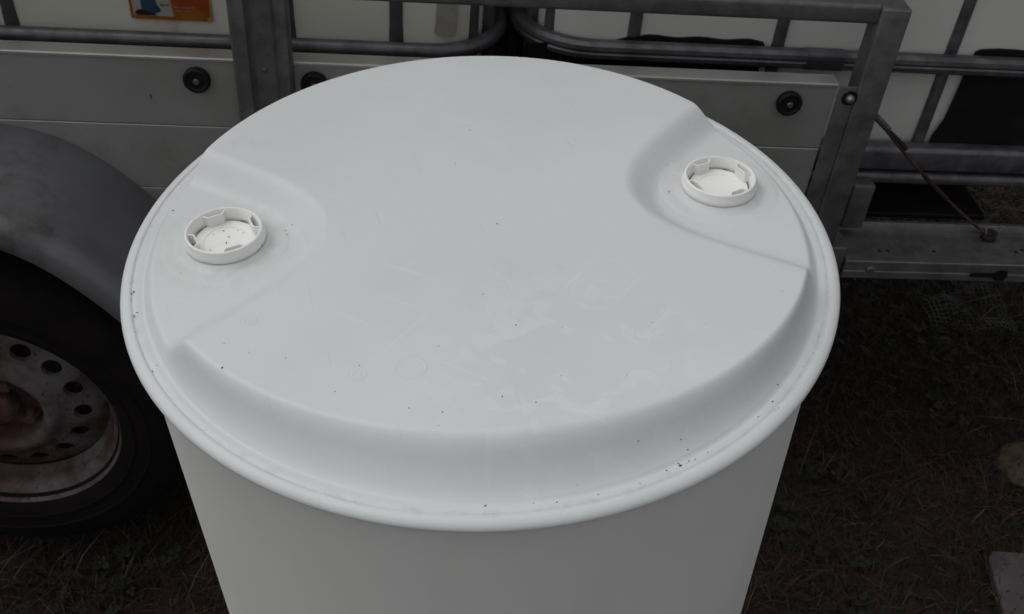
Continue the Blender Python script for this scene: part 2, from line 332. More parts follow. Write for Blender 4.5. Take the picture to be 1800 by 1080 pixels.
# half-width of a recess against radial distance (local frame of the recess)
RW = [(.132, 0), (.1345, .017), (.140, .030), (.148, .043), (.158, .055), (.170, .067), (.186, .081), (.205, .0965), (.23, .117), (.27, .150), (.32, .19)]
poly = [(a, b) for a, b in RW]+[(.40, .25), (.40, -.25)]+[(a, -b) for a, b in RW[::-1][:-1]]
def sdf_poly(px, py):
    d = np.full(px.shape, 1e9); inside = np.zeros(px.shape, bool); n = len(poly)
    for i in range(n):
        ax_, ay = poly[i]; bx, by = poly[(i+1) % n]; ex, ey = bx-ax_, by-ay
        t = np.clip(((px-ax_)*ex+(py-ay)*ey)/(ex*ex+ey*ey), 0, 1); d = np.minimum(d, np.hypot(px-ax_-t*ex, py-ay-t*ey))
        c = ((ay > py) != (by > py)) & (px < (bx-ax_)*(py-ay)/((by-ay) if by != ay else 1e-9)+ax_); inside ^= c
    return np.where(inside, -d, d)
def smin(a, b, k):
    h = np.clip(.5+.5*(b-a)/k, 0, 1); return b*(1-h)+a*h-k*h*(1-h)
TOPH, FLOORH = .030, .0115
def lid_z(x, y):
    x = np.asarray(x, float); y = np.asarray(y, float); r = np.hypot(x, y); th = np.arctan2(y, x)
    top = TOPH+.0006*smooth(.05, .2, r)-.0012*np.exp(-(x**2+y**2)/.012)
    for ca, cr, a in CAPS:
        px = x*math.cos(a)+y*math.sin(a); py = -x*math.sin(a)+y*math.cos(a)
        d = sdf_poly(px, py)
        k = smooth(.010, -.023, d)
        top = top*(1-k)+(FLOORH+.001*(1-smooth(.03, .1, np.abs(py))))*k
        # embossed washer ring and neck fillet round the cap
        q = np.hypot(x-cr*math.cos(ca), y-cr*math.sin(ca)); top = top+.0006*(smooth(.0505, .049, q))+.003*np.clip(1-(q-.034)/.007, 0, 1)**2*(q < .041)-.004*(q < .0285)
    dth = np.abs((th+PI/2+PI) % (2*PI)-PI)                      # angle away from the near side
    st = .2585-.021*(1-smooth(.10, 1.30, dth))
    sw = np.clip((r-st)/(.2715-st), -3, 1); wall = .0022+(TOPH+.0020)*(1-sw)**1.55
    z = smin(top, wall, .011)
    return np.where(r > .262, np.maximum(z, .0015), z)
def make_lid():
    nt_, radii = 540, np.r_[np.linspace(.0005, .12, 40), np.linspace(.1225, .269, 118)]
    th = np.linspace(0, 2*PI, nt_, endpoint=False); R_, T_ = np.meshgrid(radii, th, indexing='ij')
    X = R_*np.cos(T_); Y = R_*np.sin(T_); Z = lid_z(X, Y)
    # slightly uneven moulding
    nzv = np.array([[noise.noise(Vector((float(a)*11, float(b)*11, 1)))*.0004 for a, b in zip(ra, rb)] for ra, rb in zip(X[::1, ::6], Y[::1, ::6])])
    Z = Z+np.repeat(nzv, 6, 1)*0
    rows = len(radii); v = np.stack([X, Y, Z], -1).reshape(-1, 3).tolist()
    # lip: groove wall, rounded outer bead, tuck under to the wall of the drum
    lip = [(.2705, .0016), (.2725, .0020), (.2750, .0024), (.2770, .0024), (.2780, .0021), (.2786, .0017), (.2794, .0017), (.2799, .0026), (.2810, .0031), (.2830, .0030), (.2855, .0023), (.2875, .0009), (.2887, -.0009), (.2887, -.0026), (.2875, -.0041), (.2845, -.0053), (.2815, -.0060), (.2798, -.0070), (.2791, -.0090)]
    for r, z in lip:
        wob = .0006
        v += [(r*math.cos(t), r*math.sin(t), z+wob*math.sin(3*t+1)) for t in th]
    n = rows+len(lip); f = []
    for i in range(n-1):
        for j in range(nt_):
            k = (j+1) % nt_; f.append((i*nt_+j, (i+1)*nt_+j, (i+1)*nt_+k, i*nt_+k))
    v.append((0, 0, float(lid_z(0, 0)))); c = len(v)-1
    for j in range(nt_): f.append((c, j, (j+1) % nt_))
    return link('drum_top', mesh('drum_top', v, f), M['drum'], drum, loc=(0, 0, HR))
lid = make_lid()
side = [(.2792, HR-.0085), (.2787, HR-.014), (.2785, HR-.15), (.2785, HR-.30), (.2786, HR-.455), (.281, HR-.475), (.2838, HR-.49), (.281, HR-.505), (.2786, HR-.525), (.2785, .30), (.281, .285), (.2838, .27), (.281, .255), (.2785, .23), (.2785, .045), (.274, .022), (.262, .008), (.24, .002), (0, .002)]
lathe('drum_wall', side, M['drumside'], drum, n=200, sh=70)

def make_cap(ang, CAPR):
    R3 = Matrix.Rotation(ang, 4, 'Z'); zf = HR+FLOORH
    cap = link('screw_cap', bpy.data.meshes.new('screw_cap'), None, drum)
    cap.location = (CAPR*math.cos(ang), CAPR*math.sin(ang), zf); cap.rotation_euler = (0, 0, 0); cap.scale = (.965, .965, 1)
    H = .0152
    # outer skirt and ring
    n = 96; rows = [(.0318, .0), (.0320, H-.0108), (.0328, H-.0100), (.0334, H-.0085), (.0333, H-.0066), (.0327, H-.0052), (.0321, H-.0042), (.0319, H-.0016), (.0314, H-.0005), (.0304, H), (.0297, H-.0002), (.0292, H-.0012)]
    v = []; f = []
    def fac(i, k):      # wrench pockets: six shallow steps into the inner wall
        t = 2*PI*i/n
        s = .5+.5*math.cos(6*t); return smooth(.62, .80, np.array(s)).item()
    inner = [(H-.0018, 0), (H-.003, 1), (H-.0060, 1), (H-.0092, 1), (H-.0103, .6)]
    for r, z in rows: v += [(r*math.cos(2*PI*i/n), r*math.sin(2*PI*i/n), z) for i in range(n)]
    for z, kk in inner:
        for i in range(n):
            r = .0290-.0006*fac(i, kk)*kk-.0016*(H-z)/.015; v.append((r*math.cos(2*PI*i/n), r*math.sin(2*PI*i/n), z))
    zb = H-.0108
    for r in (.0225, .018, .0175, .008, .001):
        z = zb-(.0006 if r < .0178 else 0); v += [(r*math.cos(2*PI*i/n), r*math.sin(2*PI*i/n), z) for i in range(n)]
    m = len(v)//n
    for q in range(m-1):
        for i in range(n):
            j = (i+1) % n; f.append((q*n+i, q*n+j, (q+1)*n+j, (q+1)*n+i))
    f.append(tuple((m-1)*n+i for i in range(n)))
    me = mesh('screw_cap', v, f); me.materials.append(M['cap']); cap.data = me
    bm = bmesh.new(); bm.from_mesh(me); bmesh.ops.recalc_face_normals(bm, faces=bm.faces); bm.to_mesh(me); bm.free()
    me.polygons.foreach_set('use_smooth', [True]*len(me.polygons)); sharp(cap, 32)
    # wrench lugs standing in the cup
    for k in range(4):
        a = k*PI/2+math.radians(27-90); b = bmesh.new()
        w, d, t = .0102, .0044, .0012
        pts = [(-w, 0), (-w*.62, -d), (w*.62, -d), (w, 0), (w-t*1.1, 0), (w*.62-t*.6, -d+t), (-w*.62+t*.6, -d+t), (-w+t*1.1, 0)]
        vv = []; ff = []
        for z in (zb-.0002, H-.0012):
            for x, y in pts: vv.append((x, .0272+y-(0 if abs(y) > 0 else -.0005), z))
        for i in range(8): j = (i+1) % 8; ff.append((i, j, 8+j, 8+i))
        ff += [(8, 9, 14, 15), (9, 10, 13, 14), (10, 11, 12, 13)]
        lug = link('wrench_lug', mesh('wrench_lug', vv, ff), M['cap'], cap, smooth=False); lug.rotation_euler = (0, 0, a)
        bb = lug.modifiers.new('b', 'BEVEL'); bb.width = .0003; bb.segments = 2; b.free()
    # grime line in the corner of the cup
    gr = lathe('grime_ring', [(.0268, zb+.0012), (.0264, zb+.0006), (.0256, zb+.0003)], M['grime'], cap, n=48)
    return cap
c1 = make_cap(*CAPS[0][:2]); c1['label'] = 'left screw cap with grit in its cup'
c2 = make_cap(*CAPS[1][:2]); c2['label'] = 'right screw cap with a cleaner cup'
# small round mould marks on the top
def mark(x, y, rs):
    z = float(lid_z(x, y)); pr = []
    for r in rs: pr += [(r-.0013, -.0002), (r-.0004, .00016), (r+.0004, .00016), (r+.0013, -.0002)]
    for i in range(0, len(pr), 4):
        o = lathe('mould_mark', pr[i:i+4], M['drum'], drum, n=40, loc=(x, y, HR+z))
for x, y, rs in ((.146, -.143, (.0028, .0062)), (-.169, -.125, (.0025, .006)), (-.088, -.181, (.0028, .0060)), (.115, -.148, (.0112,)), (-.052, -.176, (.0105,))): mark(x, y, rs)

# ------------------------------------------------------------------ trailer
tr = tag(empty('utility_trailer', (-.7, 1.1, 0)), 'grey galvanised box trailer with aluminium sideboards, mudguard and rusty wheel, behind the drum', 'trailer')
def T(p): return p
def adopt(o):
    # parts were built in world coordinates: keep them there under the trailer's base
    o.matrix_parent_inverse = Matrix.Translation(-tr.location); return o
def tbox(name, lo, hi, m, bev=.002, **k): return adopt(box(name, lo, hi, m, tr, bev, **k))
def plank(x0, x1, z0, z1, capped):
    # section in Y-Z, swept along X: a rounded hollow plank with tongue line
    y0, y1 = .550, .5755; r = .0022
    sec = [(y0+.0012, z0), (y0, z0+.0012), (y0, z1-(.006 if capped else .0012))]
    if capped: sec += [(y0-.0022, z1-.005), (y0-.0022, z1-.0022), (y0-.001, z1-.0006), (y0+.0016, z1), (y1-.002, z1), (y1, z1-.002), (y1, z0)]
    else: sec += [(y0+.0004, z1-.0004), (y0+.0014, z1), (y1, z1), (y1, z0)]
    v = [(x, a, b) for x in (x0, x1) for a, b in sec]; k = len(sec); f = [(i, (i+1) % k, k+(i+1) % k, k+i) for i in range(k)]
    f += [tuple(range(k))[::-1], tuple(range(k, 2*k))]
    me = mesh('plank', v, f); bm = bmesh.new(); bm.from_mesh(me); bmesh.ops.recalc_face_normals(bm, faces=bm.faces); bm.to_mesh(me); bm.free()
    me.materials.append(M['alu']); me.materials.append(M['alu_lit'])
    o = link('plank', me, None, tr); sharp(o, 22)
    for p in me.polygons:
        if p.center.z > z1-(.0046 if capped else .0009) and abs(p.normal.x) < .5: p.material_index = 1
    return adopt(o)
for (x0, x1) in ((-2.3, -.272), (-.2675, .5005)):
    plank(x0, x1, .6996, .8025, True); plank(x0, x1, .5976, .6988, False); plank(x0, x1, .498, .5968, False)
adopt(box('scratch_mark', (-.4195, .5494, .7385), (-.4183, .5499, .7455), M['tick'], tr, 0))
# hat-section stake post
def hat_post():
    y = .5480
    sec = [(-.302, y), (-.302, y-.016), (-.299, y-.020), (-.289, y-.021), (-.282, y-.018), (-.278, y-.010), (-.275, y-.008), (-.251, y-.008), (-.248, y-.010), (-.244, y-.018), (-.237, y-.021), (-.231, y-.020), (-.228, y-.016), (-.228, y)]
    v = [(a, b, z) for z in (.44, .95) for a, b in sec]; k = len(sec); f = [(i, (i+1) % k, k+(i+1) % k, k+i) for i in range(k)]+[tuple(range(k))[::-1], tuple(range(k, 2*k))]
    me = mesh('stake_post', v, f); bm = bmesh.new(); bm.from_mesh(me); bmesh.ops.recalc_face_normals(bm, faces=bm.faces); bm.to_mesh(me); bm.free()
    return adopt(sharp(link('stake_post', me, M['galv'], tr), 30))
sp = hat_post()
adopt(lathe('rivet', [(0, -.0022), (.0016, -.002), (.0034, -.0009), (.0038, .001)], M['galv'], tr, n=16, axis='y', loc=(-.2645, .5398, .7925)))
# corner post: box section above, flange plate below
tbox('corner_post', (.528, .5440, .40), (.567, .5830, .912), M['galv'], .003)
tbox('corner_plate', (.5030, .5455, .43), (.5275, .5490, .7995), M['galv'], .001)
adopt(lathe('bolt', [(0, -.009), (.003, -.0085), (.0055, -.0055), (.0065, -.002), (.0065, .001)], M['screw'], tr, n=20, axis='y', loc=(.520, .5447, .783)))
adopt(lathe('washer', [(.0, -.0012), (.0105, -.0012), (.011, 0)], M['black'], tr, n=24, axis='y', loc=(.520, .5452, .783)))
# top rail of the ladder frame, end rail across the trailer
adopt(sweep('top_rail', rrect(.0125, .0135, .006), [(-2.3, .563, .9005), (.527, .563, .9005)], M['galv'], tr))
adopt(sweep('end_rail', rrect(.0125, .0135, .006), [(.5475, .5835, .8985), (.5475, 2.05, .8985)], M['galv'], tr))
# lower frame
tbox('side_frame', (-2.3, .556, .40), (.5275, .600, .4975), M['galv'], .003)
tbox('trailer_floor', (-2.3, .603, .480), (.56, 2.08, .4985), M['under'], .001)
tbox('far_side_panel', (-2.3, 2.083, .40), (.56, 2.11, .802), M['alu'], .002)
tbox('cross_member', (-.1, .603, .41), (-.04, 2.08, .478), M['galv'], .002)
# dropped tail frame beyond the corner post: folded channel with raised back lip
def tail():
    x0, x1 = .5990, 1.75
    sec = [(.5505, .4665), (.5490, .4680), (.5490, .480), (.5500, .4815), (.5500, .4985), (.5515, .500), (.626, .5005), (.629, .5015), (.631, .512), (.634, .5155), (.640, .5155), (.643, .512), (.643, .470), (.639, .470), (.639, .4955), (.556, .4955), (.556, .4665)]
    v = [(x, a, b) for x in (x0, x1) for a, b in sec]; k = len(sec); f = [(i, (i+1) % k, k+(i+1) % k, k+i) for i in range(k)]+[tuple(range(k))[::-1], tuple(range(k, 2*k))]
    me = mesh('tail_channel', v, f); bm = bmesh.new(); bm.from_mesh(me); bmesh.ops.recalc_face_normals(bm, faces=bm.faces); bm.to_mesh(me); bm.free()
    return adopt(sharp(link('tail_channel', me, M['galv'], tr), 30))
tail()
tbox('hinge_block', (.568, .556, .455), (.5975, .640, .520), M['galv'], .003)
tbox('tail_bracket', (.602, .612, .517), (.637, .640, .598), M['galv'], .003)
def slot():
    p = [(.806, .4835), (.846, .4835), (.853, .487), (.853, .479), (.846, .4775), (.806, .4775)]
    pts = [(.803, .480), (.806, .4843), (.842, .4843), (.85, .490), (.862, .490), (.866, .480), (.862, .470), (.85, .470), (.842, .4765), (.806, .4765)]
    v = [(x, y, z) for y in (.5470, .5486) for x, z in pts]; k = len(pts); f = [(i, (i+1) % k, k+(i+1) % k, k+i) for i in range(k)]+[tuple(range(k)), tuple(range(k, 2*k))[::-1]]
    adopt(link('latch_handle', mesh('latch_handle', v, f), M['black'], tr, smooth=False))
slot()
adopt(lathe('bolt', [(0, -.003), (.005, -.0028), (.0068, -.001), (.0068, .001)], M['galv'], tr, n=16, axis='y', loc=(.641, .5485, .4845)))
for x, y in ((.66, .577), (.674, .578), (.75, .58), (.90, .59), (.888, .584)):
    adopt(lathe('bolt_hole', [(0, .0006), (.0026, .0006), (.0030, 0)], M['black'], tr, n=12, loc=(x, y, .5006)))
# rubber buffers
def buffer(x, z):
    b = adopt(lathe('rubber_buffer', [(0, -.0085), (.009, -.0085), (.0112, -.0082), (.0132, -.0102), (.0155, -.0100), (.0174, -.0080), (.0178, -.005), (.0170, -.002), (.0170, .0)], M['black'], tr, n=36, axis='y', loc=(x, .5498, z)))
    s = lathe('screw', [(0, -.0095), (.0016, -.0095), (.0018, -.0115), (.0034, -.0115), (.0042, -.010), (.0042, -.007)], M['screw'], b, n=20, axis='y')
for x in (-.3545, -.2025, .4385): buffer(x, .7715)
# mudguard
GP = [(0, .697), (.03, .696), (.055, .6935), (.085, .690), (.115, .682), (.149, .665), (.175, .646), (.200, .624), (.228, .594), (.262, .552), (.295, .500), (.320, .445), (.335, .39), (.338, .335)]
def guard():
    pts = [(-.68-a, z) for a, z in GP[::-1]]+[(-.68+a, z) for a, z in GP[1:]]
    # resample smooth
    P = np.array(pts); n = 90; t = np.r_[0, np.cumsum(np.hypot(*np.diff(P, axis=0).T))]; tt = np.linspace(0, t[-1], n)
    Q = np.stack([np.interp(tt, t, P[:, 0]), np.interp(tt, t, P[:, 1])], 1)
    for _ in range(12): Q[1:-1] = (Q[:-2]+2*Q[1:-1]+Q[2:])/4
    N_ = np.gradient(Q, axis=0); N_ = np.stack([-N_[:, 1], N_[:, 0]], 1); N_ /= np.linalg.norm(N_, axis=1, keepdims=True)
    if N_[45, 1] < 0: N_ = -N_
    # cross-section: (y, inward offset)
    sec = [(.5495, 0), (.47, 0), (.42, .0005), (.385, .0015), (.372, -.001), (.362, -.0012), (.352, .002), (.345, .007), (.341, .014), (.3395, .024), (.339, .034), (.341, .0365), (.3425, .034), (.3425, .024), (.347, .011), (.356, .005), (.372, .003), (.42, .004), (.5495, .004)]
    v = []; f = []; k = len(sec)
    for (x, z), (a, b) in zip(Q, N_):
        for y, o in sec: v.append((x-a*o, y, z-b*o))
    for i in range(n-1):
        for c in range(k-1): f.append((i*k+c, i*k+c+1, (i+1)*k+c+1, (i+1)*k+c))
    return adopt(sharp(link('mudguard', mesh('mudguard', v, f), M['guard'], tr), 50))
guard()
# wheel
def make_wheel(cx, cy, cz, rot=0):
    wh = empty('wheel', (cx, cy, cz)); wh.parent = tr; adopt(wh); wh.rotation_euler = (0, rot, 0)
    # y is the axle; negative y faces the camera, y=0 is the flange plane
    tyre = [(.176, .010), (.184, -.002), (.190, -.008), (.202, -.013), (.2035, -.0152), (.206, -.0152), (.2075, -.0138), (.225, -.0160), (.2265, -.0178), (.229, -.0178), (.2305, -.0158), (.245, -.0145), (.262, -.008), (.276, .002), (.286, .014), (.292, .030), (.2945, .05)]
    tread = []
    for y0 in (.055, .075, .097, .119): tread += [(.2955, y0), (.2955, y0+.012), (.289, y0+.0135), (.289, y0+.0185), (.2955, y0+.020)]
    tyre = tyre+tread+[(.292, .15), (.276, .172), (.24, .185), (.176, .17)]
    lathe('tyre', tyre, M['tyre'], wh, n=96, axis='y', sh=30)
    # rim: flange, barrel, step, hub dish with 16 holes
    rim = [(.1765, .014), (.1805, .002), (.1855, -.0035), (.1875, -.001), (.1880, .004), (.1860, .0035), (.1835, .0005), (.1795, .006), (.1745, .016), (.1705, .018), (.1675, .022), (.1650, .036), (.1600, .046), (.1545, .050)]
    lathe('rim', rim, M['rim'], wh, n=96, axis='y', sh=40)
    back = [(.160, .046), (.1640, .08), (.166, .16), (.18, .17)]
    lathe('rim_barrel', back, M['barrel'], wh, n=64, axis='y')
    # dish
    RI, RO = .1015, .1395; v = []; f = []; nh = 16; ns = 24; mid = .1205
    yc = lambda r: .030+.012*((r-.10)/.04)**2*(1 if r > .10 else 0)
    ang = 2*PI/nh
    idx = {}
    def add(r, a, y=None):
        key = (round(r, 6), round(a % (2*PI), 6), y)
        if key not in idx: idx[key] = len(v); v.append((r*math.cos(a), yc(r) if y is None else y, r*math.sin(a)))
        return idx[key]
    off = math.radians(-5.7)
    for h in range(nh):
        a0 = off+h*ang; outer = []; inner = []; rim_in = []
        for s in range(ns):
            t = 2*PI*s/ns; ct, st = math.cos(t), math.sin(t); k = 1/max(abs(ct), abs(st)); 
            outer.append(add(mid+(RO-mid)*ct*k, a0+ang/2*st*k))
            r = mid+.0128*ct; a = a0+.0148/mid*st; inner.append(add(r, a)); rim_in.append(add(mid+.0122*ct, a0+.0141/mid*st, yc(r)+.007))
        for s in range(ns):
            q = (s+1) % ns; f.append((outer[s], outer[q], inner[q], inner[s])); f.append((inner[s], inner[q], rim_in[q], rim_in[s]))
    me = mesh('wheel_disc', v, f); bm = bmesh.new(); bm.from_mesh(me); bmesh.ops.remove_doubles(bm, verts=bm.verts, dist=1e-5); bmesh.ops.recalc_face_normals(bm, faces=bm.faces); bm.to_mesh(me); bm.free()
    sharp(link('wheel_disc', me, M['rim'], wh), 40)
    lathe('disc_edge', [(.1395, yc(.1395)), (.146, .046), (.1505, .052), (.1550, .054)], M['rim'], wh, n=96, axis='y')
    lathe('hub_bulge', [(.1015, .030), (.097, .0285), (.092, .023), (.086, .0165), (.080, .014), (.074, .0155), (.069, .021), (.066, .030), (.064, .042), (.060, .046), (.034, .047), (0, .047)], M['rim'], wh, n=72, axis='y', sh=60)
    lathe('hub_seat', [(.0635, .0425), (.060, .0445), (.034, .0455), (.031, .044)], M['rust'], wh, n=48, axis='y')
    lathe('hub_cap', [(.031, .046), (.030, .022), (.027, .017), (.020, .014), (.0, .013)], M['rust'], wh, n=36, axis='y')
    for k in range(4):
        a = PI/4+.3+k*PI/2; lathe('wheel_bolt', [(.0115, .044), (.0108, .036), (.0095, .032), (.0085, .024), (.007, .022), (0, .022)], M['rust'], wh, n=6, axis='y', loc=(.049*math.cos(a), 0, .049*math.sin(a)), sh=20)
    return wh
make_wheel(-.677, .370, .302)
wh2 = make_wheel(-.677, 2.50, .302); wh2.rotation_euler = (0, 0, PI)
adopt(sweep('axle', circ(.03, 16), [(-.677, .45, .302), (-.677, 2.4, .302)], M['galv'], tr))
# stay cable from the corner post to the tail channel
A_ = Vector((.569, .561, .751)); B_ = Vector((.853, .616, .507))
pa = [A_+(B_-A_)*t+Vector((0, 0, -.010*4*t*(1-t))) for t in np.linspace(0, 1, 16)]
cb = adopt(sweep('stay_cable', circ(.0022, 8), pa, M['cable'], tr))
k1 = sweep('cable_clamp', circ(.0052, 10), [A_+(B_-A_)*t for t in (.0, .03, .11)], M['galv'], cb)
k1b = sweep('cable_tie', circ(.0035, 8), [A_+(B_-A_)*.15+Vector((-.006, 0, .004)), A_+(B_-A_)*.19+Vector((0, 0, 0)), A_+(B_-A_)*.25+Vector((.001, 0, -.001))], M['redcord'], cb)
k2 = sweep('cable_sleeve', circ(.0034, 8), [A_+(B_-A_)*t+Vector((0, 0, -.010*4*t*(1-t))) for t in np.linspace(.42, .62, 6)], M['redcord'], cb)
kn = []
for i in range(60):
    t = i/59*6*PI; kn.append(B_+Vector((.010*math.sin(t)*(1+.3*math.sin(2.3*t)), .008*math.cos(t*1.3), .004+.006*math.sin(t*.7+1)-.004)))
sweep('cord_knot', circ(.0028, 7), kn, M['redcord'], cb, up=(.3, .2, 1))
sweep('shackle', circ(.0013, 7), [B_+Vector((.012*math.cos(t)+.004, .002+.002*math.sin(3*t), .011+.008*math.sin(t))) for t in np.linspace(0, 2*PI*.8, 20)], M['screw'], cb, up=(0, 1, 0))

# ------------------------------------------------------------------ tanks
def rr_path(x0, x1, y0, y1, r, z, n=10):
    p = []
    for cx, cy, s in ((x1-r, y0+r, -PI/2), (x1-r, y1-r, 0), (x0+r, y1-r, PI/2), (x0+r, y0+r, PI)):
        for i in range(n+1): t = s+PI/2*i/n; p.append((cx+r*math.cos(t), cy+r*math.sin(t), z))
    return p
def tank(name, x0, x1, y0, label, bars, tubes, bmat, lobed, base):
    t = tag(empty(name, ((x0+x1)/2, y0+.5, .5)), label, 'tank', 'caged plastic tanks on the trailer')
    def ad(o): o.matrix_parent_inverse = Matrix.Translation(-t.location); return o
    y1 = y0+1.0
    # bottle: stack of rounded rectangles
    zs = [(.585, .05), (.592, .022), (.62, .010), (.70, .006), (.85, .004), (1.1, .006), (1.4, .012), (1.5, .03), (1.545, .09), (1.56, .2)]
    v = []; f = []; k = None
    for z, ins in zs:
        p = rr_path(x0+.022+ins, x1-.022-ins, y0+.012+ins, y1-.012-ins, .075, z, 12); k = len(p); v += p
    for i in range(len(zs)-1):
        for c in range(k): d = (c+1) % k; f.append((i*k+c, i*k+d, (i+1)*k+d, (i+1)*k+c))
    f.append(tuple(range(k))[::-1]); f.append(tuple((len(zs)-1)*k+c for c in range(k)))
    ad(sharp(link('bottle', mesh('bottle', v, f), bmat, t), 60))
    for z, r in tubes:
        if lobed and z > .7:
            pr = [(-.0055, -.0135), (.0055, -.0135), (.0105, -.009), (.0115, -.003), (.0100, -.0006), (.0088, .0), (.0100, .0006), (.0115, .003), (.0105, .009), (.0055, .0135), (-.0055, .0135), (-.0105, .009), (-.0115, 0), (-.0105, -.009)]
        else: pr = circ(.0115, 14) if r < .015 else rrect(.014, r, .008)
        ad(sweep('cage_tube', pr, rr_path(x0+.003, x1-.003, y0, y1, .105, z), M['cage'], t, closed=True, sh=28 if lobed else 60))
    for x in bars:
        zz = [base+.03, .745, .752, .768, .782, .802, .815, .95, .98, 1.0, 1.2, 1.55]; rr = [.0085, .0085, .0075, .006, .006, .0075, .0085, .0085, .006, .0085, .0085, .0085]
        v = []; f = []
        n = 12
        for z, r in zip(zz, rr):
            yy = y0+.0165+(.0 if r > .007 else .0012)
            for i in range(n): a = 2*PI*i/n; v.append((x+(.0095 if r > .007 else .0108)*math.cos(a), yy+r*.75*math.sin(a), z))
        for i in range(len(zz)-1):
            for c in range(n): d = (c+1) % n; f.append((i*n+c, i*n+d, (i+1)*n+d, (i+1)*n+c))
        ad(link('cage_bar', mesh('cage_bar', v, f), M['cage'], t))
    # corner uprights wrap round the end
    for xx, yy in ((x0+.02, y0+.075), (x1-.02, y0+.075), (x0+.045, y0+.045) if lobed else (x1-.045, y0+.045), (x0-.002, y0+.14) if lobed else (x1+.002, y0+.14), (x0+.012, y0+.25), (x1-.012, y0+.25)):
        ad(sweep('cage_bar', circ(.009, 10), [(xx, yy, base+.03), (xx, yy, 1.55)], M['cage'], t))
    for z in (1.02, 1.24, 1.5):
        ad(sweep('cage_tube', circ(.0115, 10), rr_path(x0+.003, x1-.003, y0, y1, .105, z, 6), M['cage'], t, closed=True, sh=60))
    return t, ad
t1, ad1 = tank('cream_tank', -1.14, .052, .652, 'cream coloured caged tank on the trailer behind the left sideboard, bearing an orange sticker', (-.625, -.250, -.1005), ((.772, .0115), (.60, .02)), M['bottle'], False, .50)
t2, ad2 = tank('white_tank', .0735, 1.27, .652, 'whiter caged tank at the right, overhanging the end of the trailer', (.2355, .4465, .7055, .98), ((.786, .0115), (.630, .0205), (.5925, .0105)), M['bottle2'], True, .58)
t1['label'] = 'cream caged tank on the trailer at left, bearing an orange picture sticker'
for x in (-1.0, -.5, 0.0-.05): ad1(box('pallet_foot', (x-.05, .67, .4995), (x+.05, 1.6, .585), M['cage'], t1))
for x in (.14, .50): ad2(box('pallet_foot', (x-.045, .67, .4995), (x+.035, 1.6, .585), M['cage'], t2))
ad2(box('base_plate', (.1, .68, .5865), (1.25, 1.63, .5965), M['black'], t2))
ad2(sweep('pallet_beam', rect(.03, .03), [(.56, 1.15, .55), (1.24, 1.15, .55)], M['cage'], t2))
ad2(box('gap_shade_sheet', (.60, .665, .503), (.865, 1.55, .513), M['black'], t2))  # added black sheet, stands in for the shade below the overhanging tank
# tube sleeve joint on the white tank
ad2(sweep('tube_sleeve', rrect(.0119, .0139, .006), [(.486, .652, .786), (.54, .652, .786)], M['cage'], t2))
# the sticker on the cream tank
def flat(name, pts, y, m, parent, th=.0006):
    k = len(pts); v = [(x, y, z) for x, z in pts]+[(x, y+th, z) for x, z in pts]
    f = [tuple(range(k)), tuple(range(k, 2*k))[::-1]]+[(i, k+i, k+(i+1) % k, (i+1) % k) for i in range(k)]
    return link(name, mesh(name, v, f), m, parent, smooth=False)
YB = .652+.012+.004+.0005
lab = ad1(flat('sticker', [(-.4615, .7965), (-.455, .7955), (-.358, .7955), (-.352, .797), (-.3515, .97), (-.4625, .97)], YB-.0022, M['label'], t1, .0008)); lab['label'] = 'orange and yellow picture sticker'
def lp(name, pts, m, dy=.0003): 
    o = flat(name, pts, YB-.0022-dy, m, lab, .0002); return o
lp('picture_panel', [(-.4575, .8015), (-.404, .8008), (-.406, .8215), (-.407, .965), (-.4595, .965)], M['lwhite'])
lp('printed_leg', [(-.4425, .8045), (-.4395, .803), (-.4300, .8035), (-.4280, .8050), (-.4235, .8060), (-.4200, .8090), (-.4215, .8125), (-.425, .8185), (-.4255, .84), (-.4300, .85), (-.4440, .85), (-.4455, .83), (-.446, .812)], M['lblue'], .0006)
lp('printed_shoe', [(-.4555, .8035), (-.4545, .8065), (-.451, .8092), (-.446, .8102), (-.440, .8085), (-.4365, .8055), (-.4290, .8050), (-.4270, .8020), (-.452, .8018)], M['ldark'], .0009)
lp('printed_arrow', [(-.4215, .8175), (-.4165, .8135), (-.4168, .8155), (-.4085, .8162), (-.408, .8205), (-.4105, .8195), (-.4105, .8185), (-.4165, .8182), (-.4165, .8205)], M['lbrown'], .0006)
lp('yellow_edge', [(-.3565, .7958), (-.3523, .7972), (-.3518, .82), (-.3518, .97), (-.3535, .97), (-.3540, .803), (-.360, .7990)], M['lyel'], .0004)
def text_line(s, x, z, size):
    cu = bpy.data.curves.new('t', 'FONT'); cu.body = s; cu.size = size; cu.extrude = .0001
    o = bpy.data.objects.new('t', cu); col.objects.link(o); dg = bpy.context.evaluated_depsgraph_get(); me = bpy.data.meshes.new_from_object(o.evaluated_get(dg)); bpy.data.objects.remove(o)
    me.name = 'printed_text'; me.materials.clear(); q = link('printed_text', me, M['ltext'], lab, smooth=False); q.location = (x, YB-.0028, z); q.rotation_euler = (PI/2, 0, 0)
text_line('not upside to', -.4025, .8135, .0052); text_line('other wise', -.4025, .8085, .0052)
# brown runs on the cream bottle
ad1(flat('dirt_run', [(-.047, .793), (-.040, .7885), (-.028, .788), (-.018, .7885), (-.0155, .797), (-.0135, .85), (-.044, .85), (-.045, .81)], YB-.0012, mat('run_stain', (.30, .275, .235), .5, var=(.34, .33, .285), vscale=60), t1))

